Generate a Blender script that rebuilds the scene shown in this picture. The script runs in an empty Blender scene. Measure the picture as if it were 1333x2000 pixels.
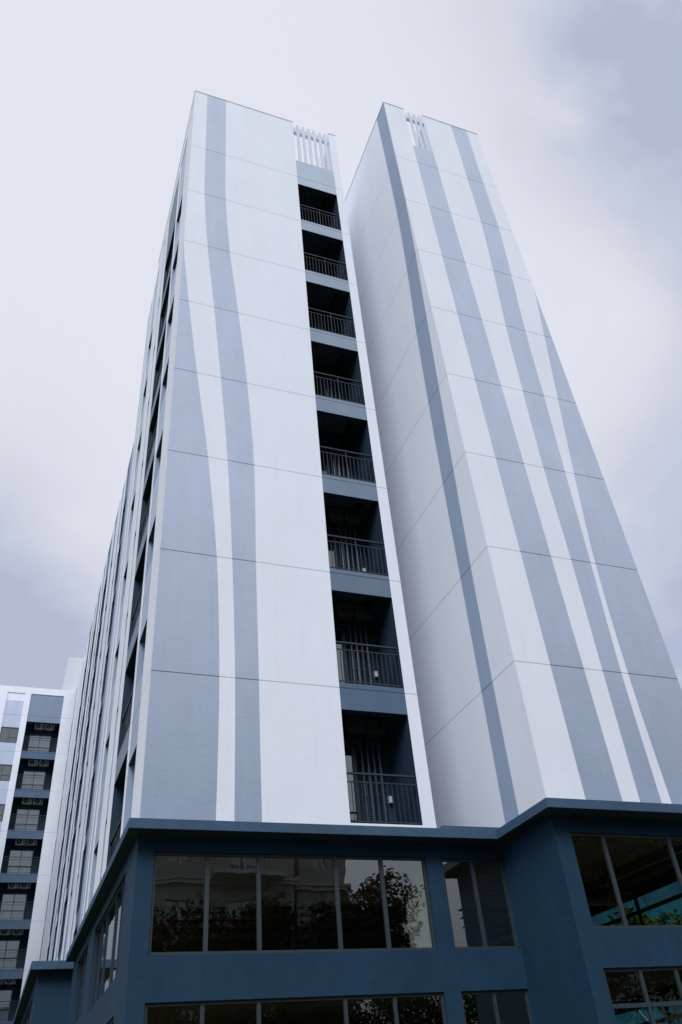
import bpy, bmesh, math, random
from mathutils import Vector, Matrix

S = bpy.context.scene
C = S.collection
R = math.radians
random.seed(7)

# ------------------------------------------------------------------ camera
FW = Vector((0.313383, 0.722262, 0.616546))
RT = Vector((0.936986, -0.340758, -0.077073))
UP = Vector((-0.154426, -0.601848, 0.783538))
CAM = Vector((-1.950815, -14.783376, -7.698902))
cd = bpy.data.cameras.new('camera')
cam = bpy.data.objects.new('camera', cd)
C.objects.link(cam)
cam.matrix_world = Matrix(((RT.x, UP.x, -FW.x, CAM.x), (RT.y, UP.y, -FW.y, CAM.y),
                           (RT.z, UP.z, -FW.z, CAM.z), (0, 0, 0, 1)))
cd.sensor_fit = 'VERTICAL'
cd.sensor_height = 24
cd.lens = 24 * 1564.394 / 2000
cd.clip_start = 0.05
cd.clip_end = 3000
S.camera = cam

# ------------------------------------------------------------------ sky, sun, exposure
SUN_DIR = Vector((-0.44, -0.75, 0.84)).normalized()      # towards the sun
EL = math.asin(SUN_DIR.z)
w = bpy.data.worlds.new('World')
S.world = w
w.use_nodes = True
nt = w.node_tree
nt.nodes.clear()


def N(nt, t, **k):
    n = nt.nodes.new(t)
    for a, b in k.items():
        setattr(n, a, b)
    return n


out = N(nt, 'ShaderNodeOutputWorld')
bg = N(nt, 'ShaderNodeBackground')
bg.inputs[1].default_value = 0.1
sky = N(nt, 'ShaderNodeTexSky', sky_type='NISHITA')
sky.sun_disc = False
sky.sun_elevation = EL
sky.sun_rotation = math.atan2(SUN_DIR.x, SUN_DIR.y)
tc = N(nt, 'ShaderNodeTexCoord')
n1 = N(nt, 'ShaderNodeTexNoise')
n1.inputs['Scale'].default_value = 3.4
n1.inputs['Detail'].default_value = 6
n1.inputs['Roughness'].default_value = 0.56
n1.inputs['Distortion'].default_value = 0.35
nt.links.new(tc.outputs['Generated'], n1.inputs['Vector'])


def wmath(op, a, b=None, clamp=False):
    m = N(nt, 'ShaderNodeMath', operation=op, use_clamp=clamp)
    for i, x in enumerate((a, b)):
        if x is None:
            continue
        if isinstance(x, (int, float)):
            m.inputs[i].default_value = x
        else:
            nt.links.new(x, m.inputs[i])
    return m.outputs[0]


# banks of thicker cloud, each a direction, an angular size and a depth, broken up by the noise
tot = None
BANKS = [((0.535, 0.140, 0.833), 11, 0.92), ((0.560, 0.205, 0.802), 8, 0.35), ((0.465, 0.235, 0.853), 5, 0.40),
         ((0.655, 0.40, 0.64), 4, 0.40), ((0.645, 0.50, 0.575), 6, 0.45), ((0.69, 0.58, 0.43), 9, 0.75),
         ((-0.175, 0.80, 0.575), 7, 0.42), ((-0.13, 0.88, 0.46), 10, 0.78), ((-0.02, 0.89, 0.45), 6, 0.32),
         ((0.635, 0.33, 0.70), 3.5, 0.28), ((0.1, -0.6, 0.8), 30, 0.2)]
noise_k = wmath('MULTIPLY_ADD', n1.outputs['Fac'], 3.8)
nt.nodes[-1].inputs[2].default_value = -0.75
for d, ang, dep in BANKS:
    v = Vector(d).normalized()
    dot = N(nt, 'ShaderNodeVectorMath', operation='DOT_PRODUCT')
    nt.links.new(tc.outputs['Generated'], dot.inputs[0])
    dot.inputs[1].default_value = v
    # 1 - dot, scaled to a bell
    a = wmath('SUBTRACT', 1.0, dot.outputs['Value'])
    a = wmath('DIVIDE', a, -(1 - math.cos(R(ang))))
    a = wmath('EXPONENT', a)
    a = wmath('MULTIPLY', a, dep)
    tot = a if tot is None else wmath('ADD', tot, a)
tot = wmath('MULTIPLY', tot, noise_k, clamp=True)
mixc = N(nt, 'ShaderNodeValToRGB')
cr = mixc.color_ramp
cr.elements[0].position = 0.0
cr.elements[0].color = (0.770, 0.793, 0.885, 1)
cr.elements[1].position = 1.0
cr.elements[1].color = (0.455, 0.505, 0.665, 1)
e_ = cr.elements.new(0.35)
e_.color = (0.665, 0.682, 0.770, 1)
e_ = cr.elements.new(0.6)
e_.color = (0.560, 0.605, 0.745, 1)
nt.links.new(tot, mixc.inputs[0])
sc10 = N(nt, 'ShaderNodeVectorMath', operation='SCALE')
sc10.inputs['Scale'].default_value = 10.0
nt.links.new(mixc.outputs[0], sc10.inputs[0])
# an overcast sky thickens and darkens towards the horizon
sepw = N(nt, 'ShaderNodeSeparateXYZ')
nt.links.new(tc.outputs['Generated'], sepw.inputs[0])
hz = N(nt, 'ShaderNodeMapRange', interpolation_type='SMOOTHSTEP')
hz.inputs['From Min'].default_value = -0.02
hz.inputs['From Max'].default_value = 0.36
hz.inputs['To Min'].default_value = 3.0
hz.inputs['To Max'].default_value = 10.0
nt.links.new(sepw.outputs['Z'], hz.inputs['Value'])
nt.links.new(hz.outputs[0], sc10.inputs['Scale'])
mixs = N(nt, 'ShaderNodeMix', data_type='RGBA')
mixs.inputs[0].default_value = 0.985
nt.links.new(sky.outputs[0], mixs.inputs[6])
nt.links.new(sc10.outputs[0], mixs.inputs[7])
nt.links.new(mixs.outputs[2], bg.inputs[0])
nt.links.new(bg.outputs[0], out.inputs[0])

sd = bpy.data.lights.new('sun', 'SUN')
sd.energy = 2.45
sd.angle = R(32)
sd.color = (0.955, 0.98, 1.04)
sun = bpy.data.objects.new('sun', sd)
C.objects.link(sun)
sun.rotation_euler = SUN_DIR.to_track_quat('Z', 'Y').to_euler()
sun.location = (-20, -40, 40)

S.view_settings.view_transform = 'Standard'
S.view_settings.look = 'None'
S.view_settings.exposure = 0.0
S.view_settings.gamma = 1.0
S.view_settings.use_curve_mapping = False
S.render.engine = 'CYCLES'
S.cycles.use_denoising = True
S.cycles.max_bounces = 10
S.cycles.diffuse_bounces = 5
S.cycles.transparent_max_bounces = 12

# ------------------------------------------------------------------ materials
GROUND = -9.3


def base_mat(name):
    m = bpy.data.materials.new(name)
    m.use_nodes = True
    t = m.node_tree
    b = t.nodes['Principled BSDF']
    return m, t, b


def plaster(name, col, rough=0.75, var=0.05, joints=False, joint_dark=0.35, bump=0.25, streak=0.0, low=None):
    """painted render: broad blotches, fine trowel relief, optional storey joints every 3 m"""
    m, t, b = base_mat(name)
    b.inputs['Roughness'].default_value = rough
    b.inputs['Specular IOR Level'].default_value = 0.25
    g = N(t, 'ShaderNodeNewGeometry')
    mp = N(t, 'ShaderNodeMapping')
    mp.inputs['Scale'].default_value = (1, 1, 0.55)
    t.links.new(g.outputs['Position'], mp.inputs[0])
    a = N(t, 'ShaderNodeTexNoise')
    a.inputs['Scale'].default_value = 0.9
    a.inputs['Detail'].default_value = 9
    a.inputs['Roughness'].default_value = 0.68
    t.links.new(mp.outputs[0], a.inputs['Vector'])
    rmp = N(t, 'ShaderNodeMapRange')
    rmp.inputs['From Min'].default_value = 0.3
    rmp.inputs['From Max'].default_value = 0.7
    rmp.inputs['To Min'].default_value = 1 - var
    rmp.inputs['To Max'].default_value = 1 + var
    t.links.new(a.outputs['Fac'], rmp.inputs['Value'])
    fac = rmp.outputs[0]
    # fine horizontal trowel marks
    mp2 = N(t, 'ShaderNodeMapping')
    mp2.inputs['Scale'].default_value = (2.0, 2.0, 9.0)
    t.links.new(g.outputs['Position'], mp2.inputs[0])
    c = N(t, 'ShaderNodeTexNoise')
    c.inputs['Scale'].default_value = 1.6
    c.inputs['Detail'].default_value = 6
    c.inputs['Distortion'].default_value = 0.6
    t.links.new(mp2.outputs[0], c.inputs['Vector'])
    r2 = N(t, 'ShaderNodeMapRange')
    r2.inputs['From Min'].default_value = 0.35
    r2.inputs['From Max'].default_value = 0.65
    r2.inputs['To Min'].default_value = 1 - var * 0.3
    r2.inputs['To Max'].default_value = 1 + var * 0.3
    t.links.new(c.outputs['Fac'], r2.inputs['Value'])
    mu = N(t, 'ShaderNodeMath', operation='MULTIPLY')
    t.links.new(fac, mu.inputs[0])
    t.links.new(r2.outputs[0], mu.inputs[1])
    fac = mu.outputs[0]
    if streak:
        mp3 = N(t, 'ShaderNodeMapping')
        mp3.inputs['Scale'].default_value = (7.0, 7.0, 0.35)
        t.links.new(g.outputs['Position'], mp3.inputs[0])
        s = N(t, 'ShaderNodeTexNoise')
        s.inputs['Scale'].default_value = 1.0
        s.inputs['Detail'].default_value = 4
        t.links.new(mp3.outputs[0], s.inputs['Vector'])
        r3 = N(t, 'ShaderNodeMapRange')
        r3.inputs['From Min'].default_value = 0.5
        r3.inputs['From Max'].default_value = 0.75
        r3.inputs['To Min'].default_value = 1.0
        r3.inputs['To Max'].default_value = 1 - streak
        t.links.new(s.outputs['Fac'], r3.inputs['Value'])
        mu = N(t, 'ShaderNodeMath', operation='MULTIPLY')
        t.links.new(fac, mu.inputs[0])
        t.links.new(r3.outputs[0], mu.inputs[1])
        fac = mu.outputs[0]
    if joints:
        sp = N(t, 'ShaderNodeSeparateXYZ')
        t.links.new(g.outputs['Position'], sp.inputs[0])
        dv = N(t, 'ShaderNodeMath', operation='DIVIDE')
        dv.inputs[1].default_value = 3.0
        t.links.new(sp.outputs['Z'], dv.inputs[0])
        pp = N(t, 'ShaderNodeMath', operation='PINGPONG')
        pp.inputs[1].default_value = 0.5
        t.links.new(dv.outputs[0], pp.inputs[0])
        lt = N(t, 'ShaderNodeMath', operation='LESS_THAN')
        lt.inputs[1].default_value = 0.0036
        t.links.new(pp.outputs[0], lt.inputs[0])
        g1 = N(t, 'ShaderNodeMath', operation='GREATER_THAN')
        g1.inputs[1].default_value = -1.5
        t.links.new(sp.outputs['Z'], g1.inputs[0])
        g2 = N(t, 'ShaderNodeMath', operation='LESS_THAN')
        g2.inputs[1].default_value = 22.5
        t.links.new(sp.outputs['Z'], g2.inputs[0])
        m1 = N(t, 'ShaderNodeMath', operation='MULTIPLY')
        m2 = N(t, 'ShaderNodeMath', operation='MULTIPLY')
        t.links.new(lt.outputs[0], m1.inputs[0])
        t.links.new(g1.outputs[0], m1.inputs[1])
        t.links.new(m1.outputs[0], m2.inputs[0])
        t.links.new(g2.outputs[0], m2.inputs[1])
        r4 = N(t, 'ShaderNodeMapRange')
        r4.inputs['To Min'].default_value = 1.0
        r4.inputs['To Max'].default_value = joint_dark
        t.links.new(m2.outputs[0], r4.inputs['Value'])
        mu = N(t, 'ShaderNodeMath', operation='MULTIPLY')
        t.links.new(fac, mu.inputs[0])
        t.links.new(r4.outputs[0], mu.inputs[1])
        fac = mu.outputs[0]
    vm = N(t, 'ShaderNodeVectorMath', operation='SCALE')
    vm.inputs[0].default_value = col
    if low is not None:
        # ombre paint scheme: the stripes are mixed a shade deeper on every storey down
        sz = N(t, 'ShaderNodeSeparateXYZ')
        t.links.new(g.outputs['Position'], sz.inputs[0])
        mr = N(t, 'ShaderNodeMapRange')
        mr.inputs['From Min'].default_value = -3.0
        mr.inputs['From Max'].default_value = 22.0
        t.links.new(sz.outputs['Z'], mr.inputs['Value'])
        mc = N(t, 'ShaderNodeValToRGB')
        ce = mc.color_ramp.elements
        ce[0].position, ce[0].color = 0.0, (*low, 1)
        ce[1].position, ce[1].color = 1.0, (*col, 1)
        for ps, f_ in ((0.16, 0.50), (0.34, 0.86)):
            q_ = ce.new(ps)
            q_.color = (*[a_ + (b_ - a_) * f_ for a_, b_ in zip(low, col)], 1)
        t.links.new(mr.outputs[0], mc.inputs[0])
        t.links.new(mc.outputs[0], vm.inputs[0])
    t.links.new(fac, vm.inputs['Scale'])
    t.links.new(vm.outputs[0], b.inputs['Base Color'])
    if bump:
        bn = N(t, 'ShaderNodeTexNoise')
        bn.inputs['Scale'].default_value = 14
        bn.inputs['Detail'].default_value = 8
        t.links.new(mp.outputs[0], bn.inputs['Vector'])
        ad = N(t, 'ShaderNodeMath', operation='ADD')
        t.links.new(bn.outputs['Fac'], ad.inputs[0])
        t.links.new(c.outputs['Fac'], ad.inputs[1])
        bp = N(t, 'ShaderNodeBump')
        bp.inputs['Strength'].default_value = bump
        bp.inputs['Distance'].default_value = 0.02
        t.links.new(ad.outputs[0], bp.inputs['Height'])
        t.links.new(bp.outputs[0], b.inputs['Normal'])
    return m


def simple(name, col, rough=0.5, metal=0.0, var=0.08, scale=8.0):
    m, t, b = base_mat(name)
    b.inputs['Roughness'].default_value = rough
    b.inputs['Metallic'].default_value = metal
    g = N(t, 'ShaderNodeNewGeometry')
    a = N(t, 'ShaderNodeTexNoise')
    a.inputs['Scale'].default_value = scale
    a.inputs['Detail'].default_value = 4
    t.links.new(g.outputs['Position'], a.inputs['Vector'])
    r = N(t, 'ShaderNodeMapRange')
    r.inputs['From Min'].default_value = 0.3
    r.inputs['From Max'].default_value = 0.7
    r.inputs['To Min'].default_value = 1 - var
    r.inputs['To Max'].default_value = 1 + var
    t.links.new(a.outputs['Fac'], r.inputs['Value'])
    vm = N(t, 'ShaderNodeVectorMath', operation='SCALE')
    vm.inputs[0].default_value = col
    t.links.new(r.outputs[0], vm.inputs['Scale'])
    t.links.new(vm.outputs[0], b.inputs['Base Color'])
    return m


def glass_mat(name, tint, base=0.16, wav=0.004):
    m = bpy.data.materials.new(name)
    m.use_nodes = True
    t = m.node_tree
    t.nodes.clear()
    o = N(t, 'ShaderNodeOutputMaterial')
    mx = N(t, 'ShaderNodeMixShader')
    tr = N(t, 'ShaderNodeBsdfTransparent')
    tr.inputs[0].default_value = (*tint, 1)
    gl = N(t, 'ShaderNodeBsdfGlossy')
    gl.inputs['Roughness'].default_value = 0.0
    gl.inputs[0].default_value = (0.86, 0.95, 0.98, 1)
    # Schlick reflectance of a double-sided pane, the same from either side
    ge = N(t, 'ShaderNodeNewGeometry')
    dp = N(t, 'ShaderNodeVectorMath', operation='DOT_PRODUCT')
    t.links.new(ge.outputs['True Normal'], dp.inputs[0])
    t.links.new(ge.outputs['Incoming'], dp.inputs[1])
    ab = N(t, 'ShaderNodeMath', operation='ABSOLUTE')
    t.links.new(dp.outputs['Value'], ab.inputs[0])
    om = N(t, 'ShaderNodeMath', operation='SUBTRACT', use_clamp=True)
    om.inputs[0].default_value = 1.0
    t.links.new(ab.outputs[0], om.inputs[1])
    pw = N(t, 'ShaderNodeMath', operation='POWER')
    t.links.new(om.outputs[0], pw.inputs[0])
    pw.inputs[1].default_value = 4.5
    ad = N(t, 'ShaderNodeMath', operation='MULTIPLY_ADD', use_clamp=True)
    t.links.new(pw.outputs[0], ad.inputs[0])
    ad.inputs[1].default_value = 1 - base - 0.03
    ad.inputs[2].default_value = base + 0.03
    t.links.new(ad.outputs[0], mx.inputs[0])
    t.links.new(tr.outputs[0], mx.inputs[1])
    t.links.new(gl.outputs[0], mx.inputs[2])
    t.links.new(mx.outputs[0], o.inputs[0])
    g = N(t, 'ShaderNodeNewGeometry')
    n = N(t, 'ShaderNodeTexNoise')
    n.inputs['Scale'].default_value = 1.2
    t.links.new(g.outputs['Position'], n.inputs['Vector'])
    bp = N(t, 'ShaderNodeBump')
    bp.inputs['Strength'].default_value = 0.5
    bp.inputs['Distance'].default_value = wav
    t.links.new(n.outputs['Fac'], bp.inputs['Height'])
    t.links.new(bp.outputs[0], gl.inputs['Normal'])
    return m


def leaf_mat(name, c1, c2):
    m, t, b = base_mat(name)
    b.inputs['Roughness'].default_value = 0.8
    b.inputs['Specular IOR Level'].default_value = 0.12
    g = N(t, 'ShaderNodeNewGeometry')
    r = N(t, 'ShaderNodeValToRGB')
    r.color_ramp.elements[0].color = (*c1, 1)
    r.color_ramp.elements[1].color = (*c2, 1)
    t.links.new(g.outputs['Random Per Island'], r.inputs[0])
    t.links.new(r.outputs[0], b.inputs['Base Color'])
    return m


WHITE = (0.775, 0.80, 0.865)
GREY = (0.50, 0.565, 0.70)
NAVY = (0.0090, 0.037, 0.074)
M = dict(
    white=plaster('white_render', WHITE, var=0.03, joints=True, joint_dark=0.55, bump=0.09, streak=0.03),
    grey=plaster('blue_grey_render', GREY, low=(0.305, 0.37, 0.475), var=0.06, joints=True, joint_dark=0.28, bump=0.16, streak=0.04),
    sidegrey=plaster('deep_blue_grey_render', (0.30, 0.38, 0.50), var=0.05, joints=True, joint_dark=0.35, bump=0.25),
    blockgrey=plaster('far_blue_grey_render', (0.30, 0.36, 0.49), var=0.05, bump=0.1),
    soffit=plaster('shaded_window_soffit', (0.03, 0.045, 0.07), var=0.1, bump=0),  # heads of openings coloured dark as shaded, unlike the lighter returns
    navy=plaster('navy_render', NAVY, var=0.18, bump=0.16, streak=0.12, rough=0.7),
    cornice=plaster('cornice_render', (0.045, 0.088, 0.145), var=0.16, bump=0.2, rough=0.7),
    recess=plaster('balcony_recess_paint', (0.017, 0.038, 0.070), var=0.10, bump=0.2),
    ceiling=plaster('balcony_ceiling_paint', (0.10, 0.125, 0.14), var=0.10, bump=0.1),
    beamdark=plaster('beam_and_shaded_soffit', (0.02, 0.03, 0.04), var=0.1, bump=0.1),  # on cornice undersides the dark colour stands in for shade
    frame=simple('grey_window_frame', (0.020, 0.032, 0.042), rough=0.55, metal=0.0),
    darkframe=simple('dark_window_frame', (0.03, 0.04, 0.055), rough=0.4, metal=0.3),
    rail=simple('grey_railing_metal', (0.038, 0.047, 0.058), rough=0.35, metal=0.4),
    glass=glass_mat('tinted_glass', (0.50, 0.50, 0.42)),
    wglass=glass_mat('window_glass', (0.55, 0.62, 0.66), base=0.16),
    clear=glass_mat('clear_glass', (0.92, 0.95, 0.94), base=0.0),
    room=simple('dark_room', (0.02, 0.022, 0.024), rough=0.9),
    curtain=simple('pale_curtain', (0.42, 0.47, 0.50), rough=0.9, var=0.1),
    concrete=plaster('raw_concrete', (0.36, 0.34, 0.27), var=0.22, bump=0.4, streak=0.1),
    redpipe=simple('red_pipe_paint', (0.45, 0.03, 0.03), rough=0.4),
    duct=simple('dark_service_pipe', (0.045, 0.05, 0.055), rough=0.5),
    blue=simple('blue_plastic', (0.02, 0.25, 0.55), rough=0.4),
    casing=simple('cream_metal_casing', (0.62, 0.63, 0.60), rough=0.4),
    shadecase=simple('shaded_casing', (0.07, 0.08, 0.09), rough=0.5),  # darker copy of the casing colour, shade of the recess included
    slat=plaster('slat_paint', (0.65, 0.675, 0.765), var=0.04, bump=0),
    coping=plaster('coping_mortar', (0.42, 0.44, 0.50), var=0.1, bump=0),
    fan=simple('dark_fan_grille', (0.05, 0.055, 0.06), rough=0.5),
    pipe=simple('navy_drain_pipe', (0.033, 0.056, 0.088), rough=0.35),
    box=simple('white_plastic', (0.6, 0.62, 0.65), rough=0.4),
    bark=simple('bark', (0.09, 0.065, 0.045), rough=0.9, var=0.3),
    leaf=leaf_mat('dark_leaves', (0.006, 0.011, 0.004), (0.022, 0.034, 0.011)),
    leaf2=leaf_mat('fresh_leaves', (0.04, 0.10, 0.02), (0.16, 0.27, 0.06)),
    house=plaster('neighbour_render', (0.25, 0.255, 0.24), var=0.10, bump=0.2, streak=0.12),
    housetrim=plaster('neighbour_trim', (0.34, 0.345, 0.33), var=0.06, bump=0.1, streak=0.06),
    asphalt=plaster('asphalt', (0.05, 0.05, 0.052), var=0.25, bump=0.6),
    paving=plaster('paving', (0.15, 0.15, 0.145), var=0.15, bump=0.4),
    grass=simple('grass_ground', (0.045, 0.07, 0.025), rough=0.9, var=0.4, scale=2),
)
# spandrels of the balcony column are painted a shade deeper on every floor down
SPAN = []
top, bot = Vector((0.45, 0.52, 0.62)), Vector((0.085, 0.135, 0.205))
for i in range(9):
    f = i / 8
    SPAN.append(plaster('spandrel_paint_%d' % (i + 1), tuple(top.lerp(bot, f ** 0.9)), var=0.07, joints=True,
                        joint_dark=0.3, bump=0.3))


def net_mat():
    m = bpy.data.materials.new('teal_netting')
    m.use_nodes = True
    t = m.node_tree
    t.nodes.clear()
    o = N(t, 'ShaderNodeOutputMaterial')
    mx = N(t, 'ShaderNodeMixShader')
    tr = N(t, 'ShaderNodeBsdfTransparent')
    df = N(t, 'ShaderNodeBsdfDiffuse')
    tl = N(t, 'ShaderNodeBsdfTranslucent')
    a2 = N(t, 'ShaderNodeMixShader')
    a2.inputs[0].default_value = 0.5
    g = N(t, 'ShaderNodeNewGeometry')
    n = N(t, 'ShaderNodeTexNoise')
    n.inputs['Scale'].default_value = 0.7
    n.inputs['Detail'].default_value = 7
    t.links.new(g.outputs['Position'], n.inputs['Vector'])
    r = N(t, 'ShaderNodeValToRGB')
    r.color_ramp.elements[0].position = 0.3
    r.color_ramp.elements[0].color = (0.0, 0.13, 0.27, 1)
    r.color_ramp.elements[1].position = 0.7
    r.color_ramp.elements[1].color = (0.0, 0.38, 0.62, 1)
    t.links.new(n.outputs['Fac'], r.inputs[0])
    t.links.new(r.outputs[0], df.inputs[0])
    t.links.new(r.outputs[0], tl.inputs[0])
    t.links.new(df.outputs[0], a2.inputs[1])
    t.links.new(tl.outputs[0], a2.inputs[2])
    mx.inputs[0].default_value = 0.96
    t.links.new(tr.outputs[0], mx.inputs[1])
    t.links.new(a2.outputs[0], mx.inputs[2])
    t.links.new(mx.outputs[0], o.inputs[0])
    return m


M['net'] = net_mat()


# ------------------------------------------------------------------ mesh helpers
class MB:
    def __init__(s):
        s.v, s.f, s.m = [], [], []

    def poly(s, pts, m=0):
        i = len(s.v)
        s.v += [tuple(p) for p in pts]
        s.f.append(list(range(i, i + len(pts))))
        s.m.append(m)
        return s

    def box(s, x0, x1, y0, y1, z0, z1, m=0, bottom=None):
        i = len(s.v)
        s.v += [(x0, y0, z0), (x1, y0, z0), (x1, y1, z0), (x0, y1, z0),
                (x0, y0, z1), (x1, y0, z1), (x1, y1, z1), (x0, y1, z1)]
        for qi, q in enumerate(((3, 2, 1, 0), (4, 5, 6, 7), (0, 1, 5, 4), (1, 2, 6, 5), (2, 3, 7, 6), (3, 0, 4, 7))):
            s.f.append([i + k for k in q])
            s.m.append(bottom if (qi == 0 and bottom is not None) else m)
        return s

    def tube(s, p0, p1, r0, r1=None, n=8, m=0, cap=True):
        p0, p1 = Vector(p0), Vector(p1)
        r1 = r0 if r1 is None else r1
        d = (p1 - p0).normalized()
        a = d.cross(Vector((0, 0, 1)) if abs(d.z) < 0.9 else Vector((1, 0, 0))).normalized()
        b = d.cross(a)
        i = len(s.v)
        for p, r in ((p0, r0), (p1, r1)):
            for k in range(n):
                t = 2 * math.pi * k / n
                s.v.append(tuple(p + a * math.cos(t) * r + b * math.sin(t) * r))
        for k in range(n):
            s.f.append([i + k, i + (k + 1) % n, i + n + (k + 1) % n, i + n + k])
            s.m.append(m)
        if cap:
            s.f.append([i + k for k in range(n)][::-1])
            s.m.append(m)
            s.f.append([i + n + k for k in range(n)])
            s.m.append(m)
        return s

    def build(s, name, mats, parent=None, smooth=False, bevel=0):
        me = bpy.data.meshes.new(name)
        me.from_pydata(s.v, [], s.f)
        for x in (mats if isinstance(mats, (list, tuple)) else [mats]):
            me.materials.append(x)
        me.polygons.foreach_set('material_index', s.m)
        if smooth:
            me.polygons.foreach_set('use_smooth', [True] * len(s.f))
        me.update()
        o = bpy.data.objects.new(name, me)
        C.objects.link(o)
        if bevel:
            bv = o.modifiers.new('bevel', 'BEVEL')
            bv.width = bevel
            bv.segments = 2
            bv.limit_method = 'ANGLE'
        if parent is not None:
            put(o, parent)
        return o


def world_of(o):
    mtx = Matrix.Translation(o.location)
    while o.parent is not None:
        mtx = Matrix.Translation(o.parent.location) @ o.matrix_parent_inverse @ mtx
        o = o.parent
    return mtx


def put(o, parent):
    o.parent = parent
    o.matrix_parent_inverse = world_of(parent).inverted()


def thing(name, label, cat, loc=(0, 0, 0), group=None):
    o = bpy.data.objects.new(name, None)
    C.objects.link(o)
    o.location = loc
    tag(o, label, cat, group)
    return o


def tag(o, label, cat, group=None):
    o['label'] = label
    o['category'] = cat
    if group:
        o['group'] = group
    return o


def struct(o):
    o['kind'] = 'structure'
    return o


def facade(mb, T, bands, z0, z1, holes=(), reveal=0.0, reveal_m=None, zextra=()):
    """T(u, z, d): a point of the wall plane, d metres into the wall. bands: (u0, u1, material, depth)."""
    us = sorted({b[0] for b in bands} | {b[1] for b in bands} | {h[0] for h in holes} | {h[1] for h in holes})
    zs = sorted({z0, z1} | {h[2] for h in holes} | {h[3] for h in holes} | set(zextra))
    zs = [z for z in zs if z0 <= z <= z1]
    for a, b in zip(us, us[1:]):
        um = (a + b) / 2
        bd = [x for x in bands if x[0] <= um <= x[1]]
        if not bd:
            continue
        bd = bd[0]
        dd = bd[3] if len(bd) > 3 else 0.0
        for c, d in zip(zs, zs[1:]):
            zm = (c + d) / 2
            if any(h[0] < um < h[1] and h[2] < zm < h[3] for h in holes):
                continue
            mt = bd[2](zm) if callable(bd[2]) else bd[2]
            mb.poly([T(a, c, dd), T(b, c, dd), T(b, d, dd), T(a, d, dd)], mt)
    # little returns between bands of different depth
    for b1, b2 in zip(bands, bands[1:]):
        if abs(b1[1] - b2[0]) < 1e-6:
            e1, e2 = (b1[3] if len(b1) > 3 else 0), (b2[3] if len(b2) > 3 else 0)
            if abs(e1 - e2) > 1e-6:
                src = b1 if e1 < e2 else b2
                mt = src[2](z0) if callable(src[2]) else src[2]
                u = b1[1]
                mb.poly([T(u, z0, e1), T(u, z0, e2), T(u, z1, e2), T(u, z1, e1)], mt)
    for h in holes:
        dep = h[4] if len(h) > 4 else reveal
        if not dep:
            continue
        mt = h[5] if len(h) > 5 else (reveal_m or 0)
        a, b, c, d = h[:4]
        e = h[6] if len(h) > 6 else 0.0
        mb.poly([T(a, c, e), T(a, c, dep), T(a, d, dep), T(a, d, e)], mt)
        mb.poly([T(b, c, e), T(b, c, dep), T(b, d, dep), T(b, d, e)], mt)
        mb.poly([T(a, c, e), T(b, c, e), T(b, c, dep), T(a, c, dep)], mt)
        mb.poly([T(a, d, e), T(b, d, e), T(b, d, dep), T(a, d, dep)], h[7] if len(h) > 7 else mt)


def slab(mb, T, a, b, c, d, e0, e1, m=0):
    """box in facade coordinates: u a..b, z c..d, depth e0..e1"""
    p = [T(u, z, e) for e in (e0, e1) for z in (c, d) for u in (a, b)]
    i = len(mb.v)
    mb.v += [tuple(x) for x in p]
    for q in ((0, 1, 3, 2), (4, 6, 7, 5), (0, 2, 6, 4), (1, 5, 7, 3), (0, 4, 5, 1), (2, 3, 7, 6)):
        mb.f.append([i + k for k in q])
        mb.m.append(m)


def window(parent, T, a, b, c, d, e, mull=(), trans=(), fw=0.045, glass='glass', frame='frame', name='window',
           mw=0.06, room=None, tr_span=None):
    """frame at depth e with mullions at u in mull, transoms at z in trans, panes behind"""
    f = MB()
    slab(f, T, a, a + fw, c, d, e, e + 0.06)
    slab(f, T, b - fw, b, c, d, e, e + 0.06)
    slab(f, T, a + fw, b - fw, c, c + fw, e, e + 0.06)
    slab(f, T, a + fw, b - fw, d - fw, d, e, e + 0.06)
    for u in mull:
        slab(f, T, u - mw / 2, u + mw / 2, c + fw, d - fw, e + 0.002, e + 0.058)
    for z in trans:
        s0, s1 = tr_span or (a + fw, b - fw)
        slab(f, T, s0, s1, z - mw / 2, z + mw / 2, e + 0.004, e + 0.056)
    win = f.build(name, M[frame], parent)
    us = [a + fw * .6] + list(mull) + [b - fw * .6]
    g = MB()
    for k, (u0, u1) in enumerate(zip(us, us[1:])):
        s0 = u0 if k == 0 else u0 + 0.006
        s1 = u1 if k == len(us) - 2 else u1 - 0.006
        ee = e + 0.03 + 0.002 * (k % 2)
        g.poly([T(s0, c + fw * .6, ee), T(s1, c + fw * .6, ee), T(s1, d - fw * .6, ee), T(s0, d - fw * .6, ee)])
    g.build('pane', M[glass], win)
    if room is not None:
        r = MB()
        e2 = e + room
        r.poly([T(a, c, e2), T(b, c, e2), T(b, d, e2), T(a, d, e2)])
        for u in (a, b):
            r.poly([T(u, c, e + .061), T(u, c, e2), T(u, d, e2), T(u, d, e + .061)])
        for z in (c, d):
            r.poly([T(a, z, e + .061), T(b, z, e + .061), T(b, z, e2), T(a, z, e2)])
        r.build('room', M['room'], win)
    return win


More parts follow.
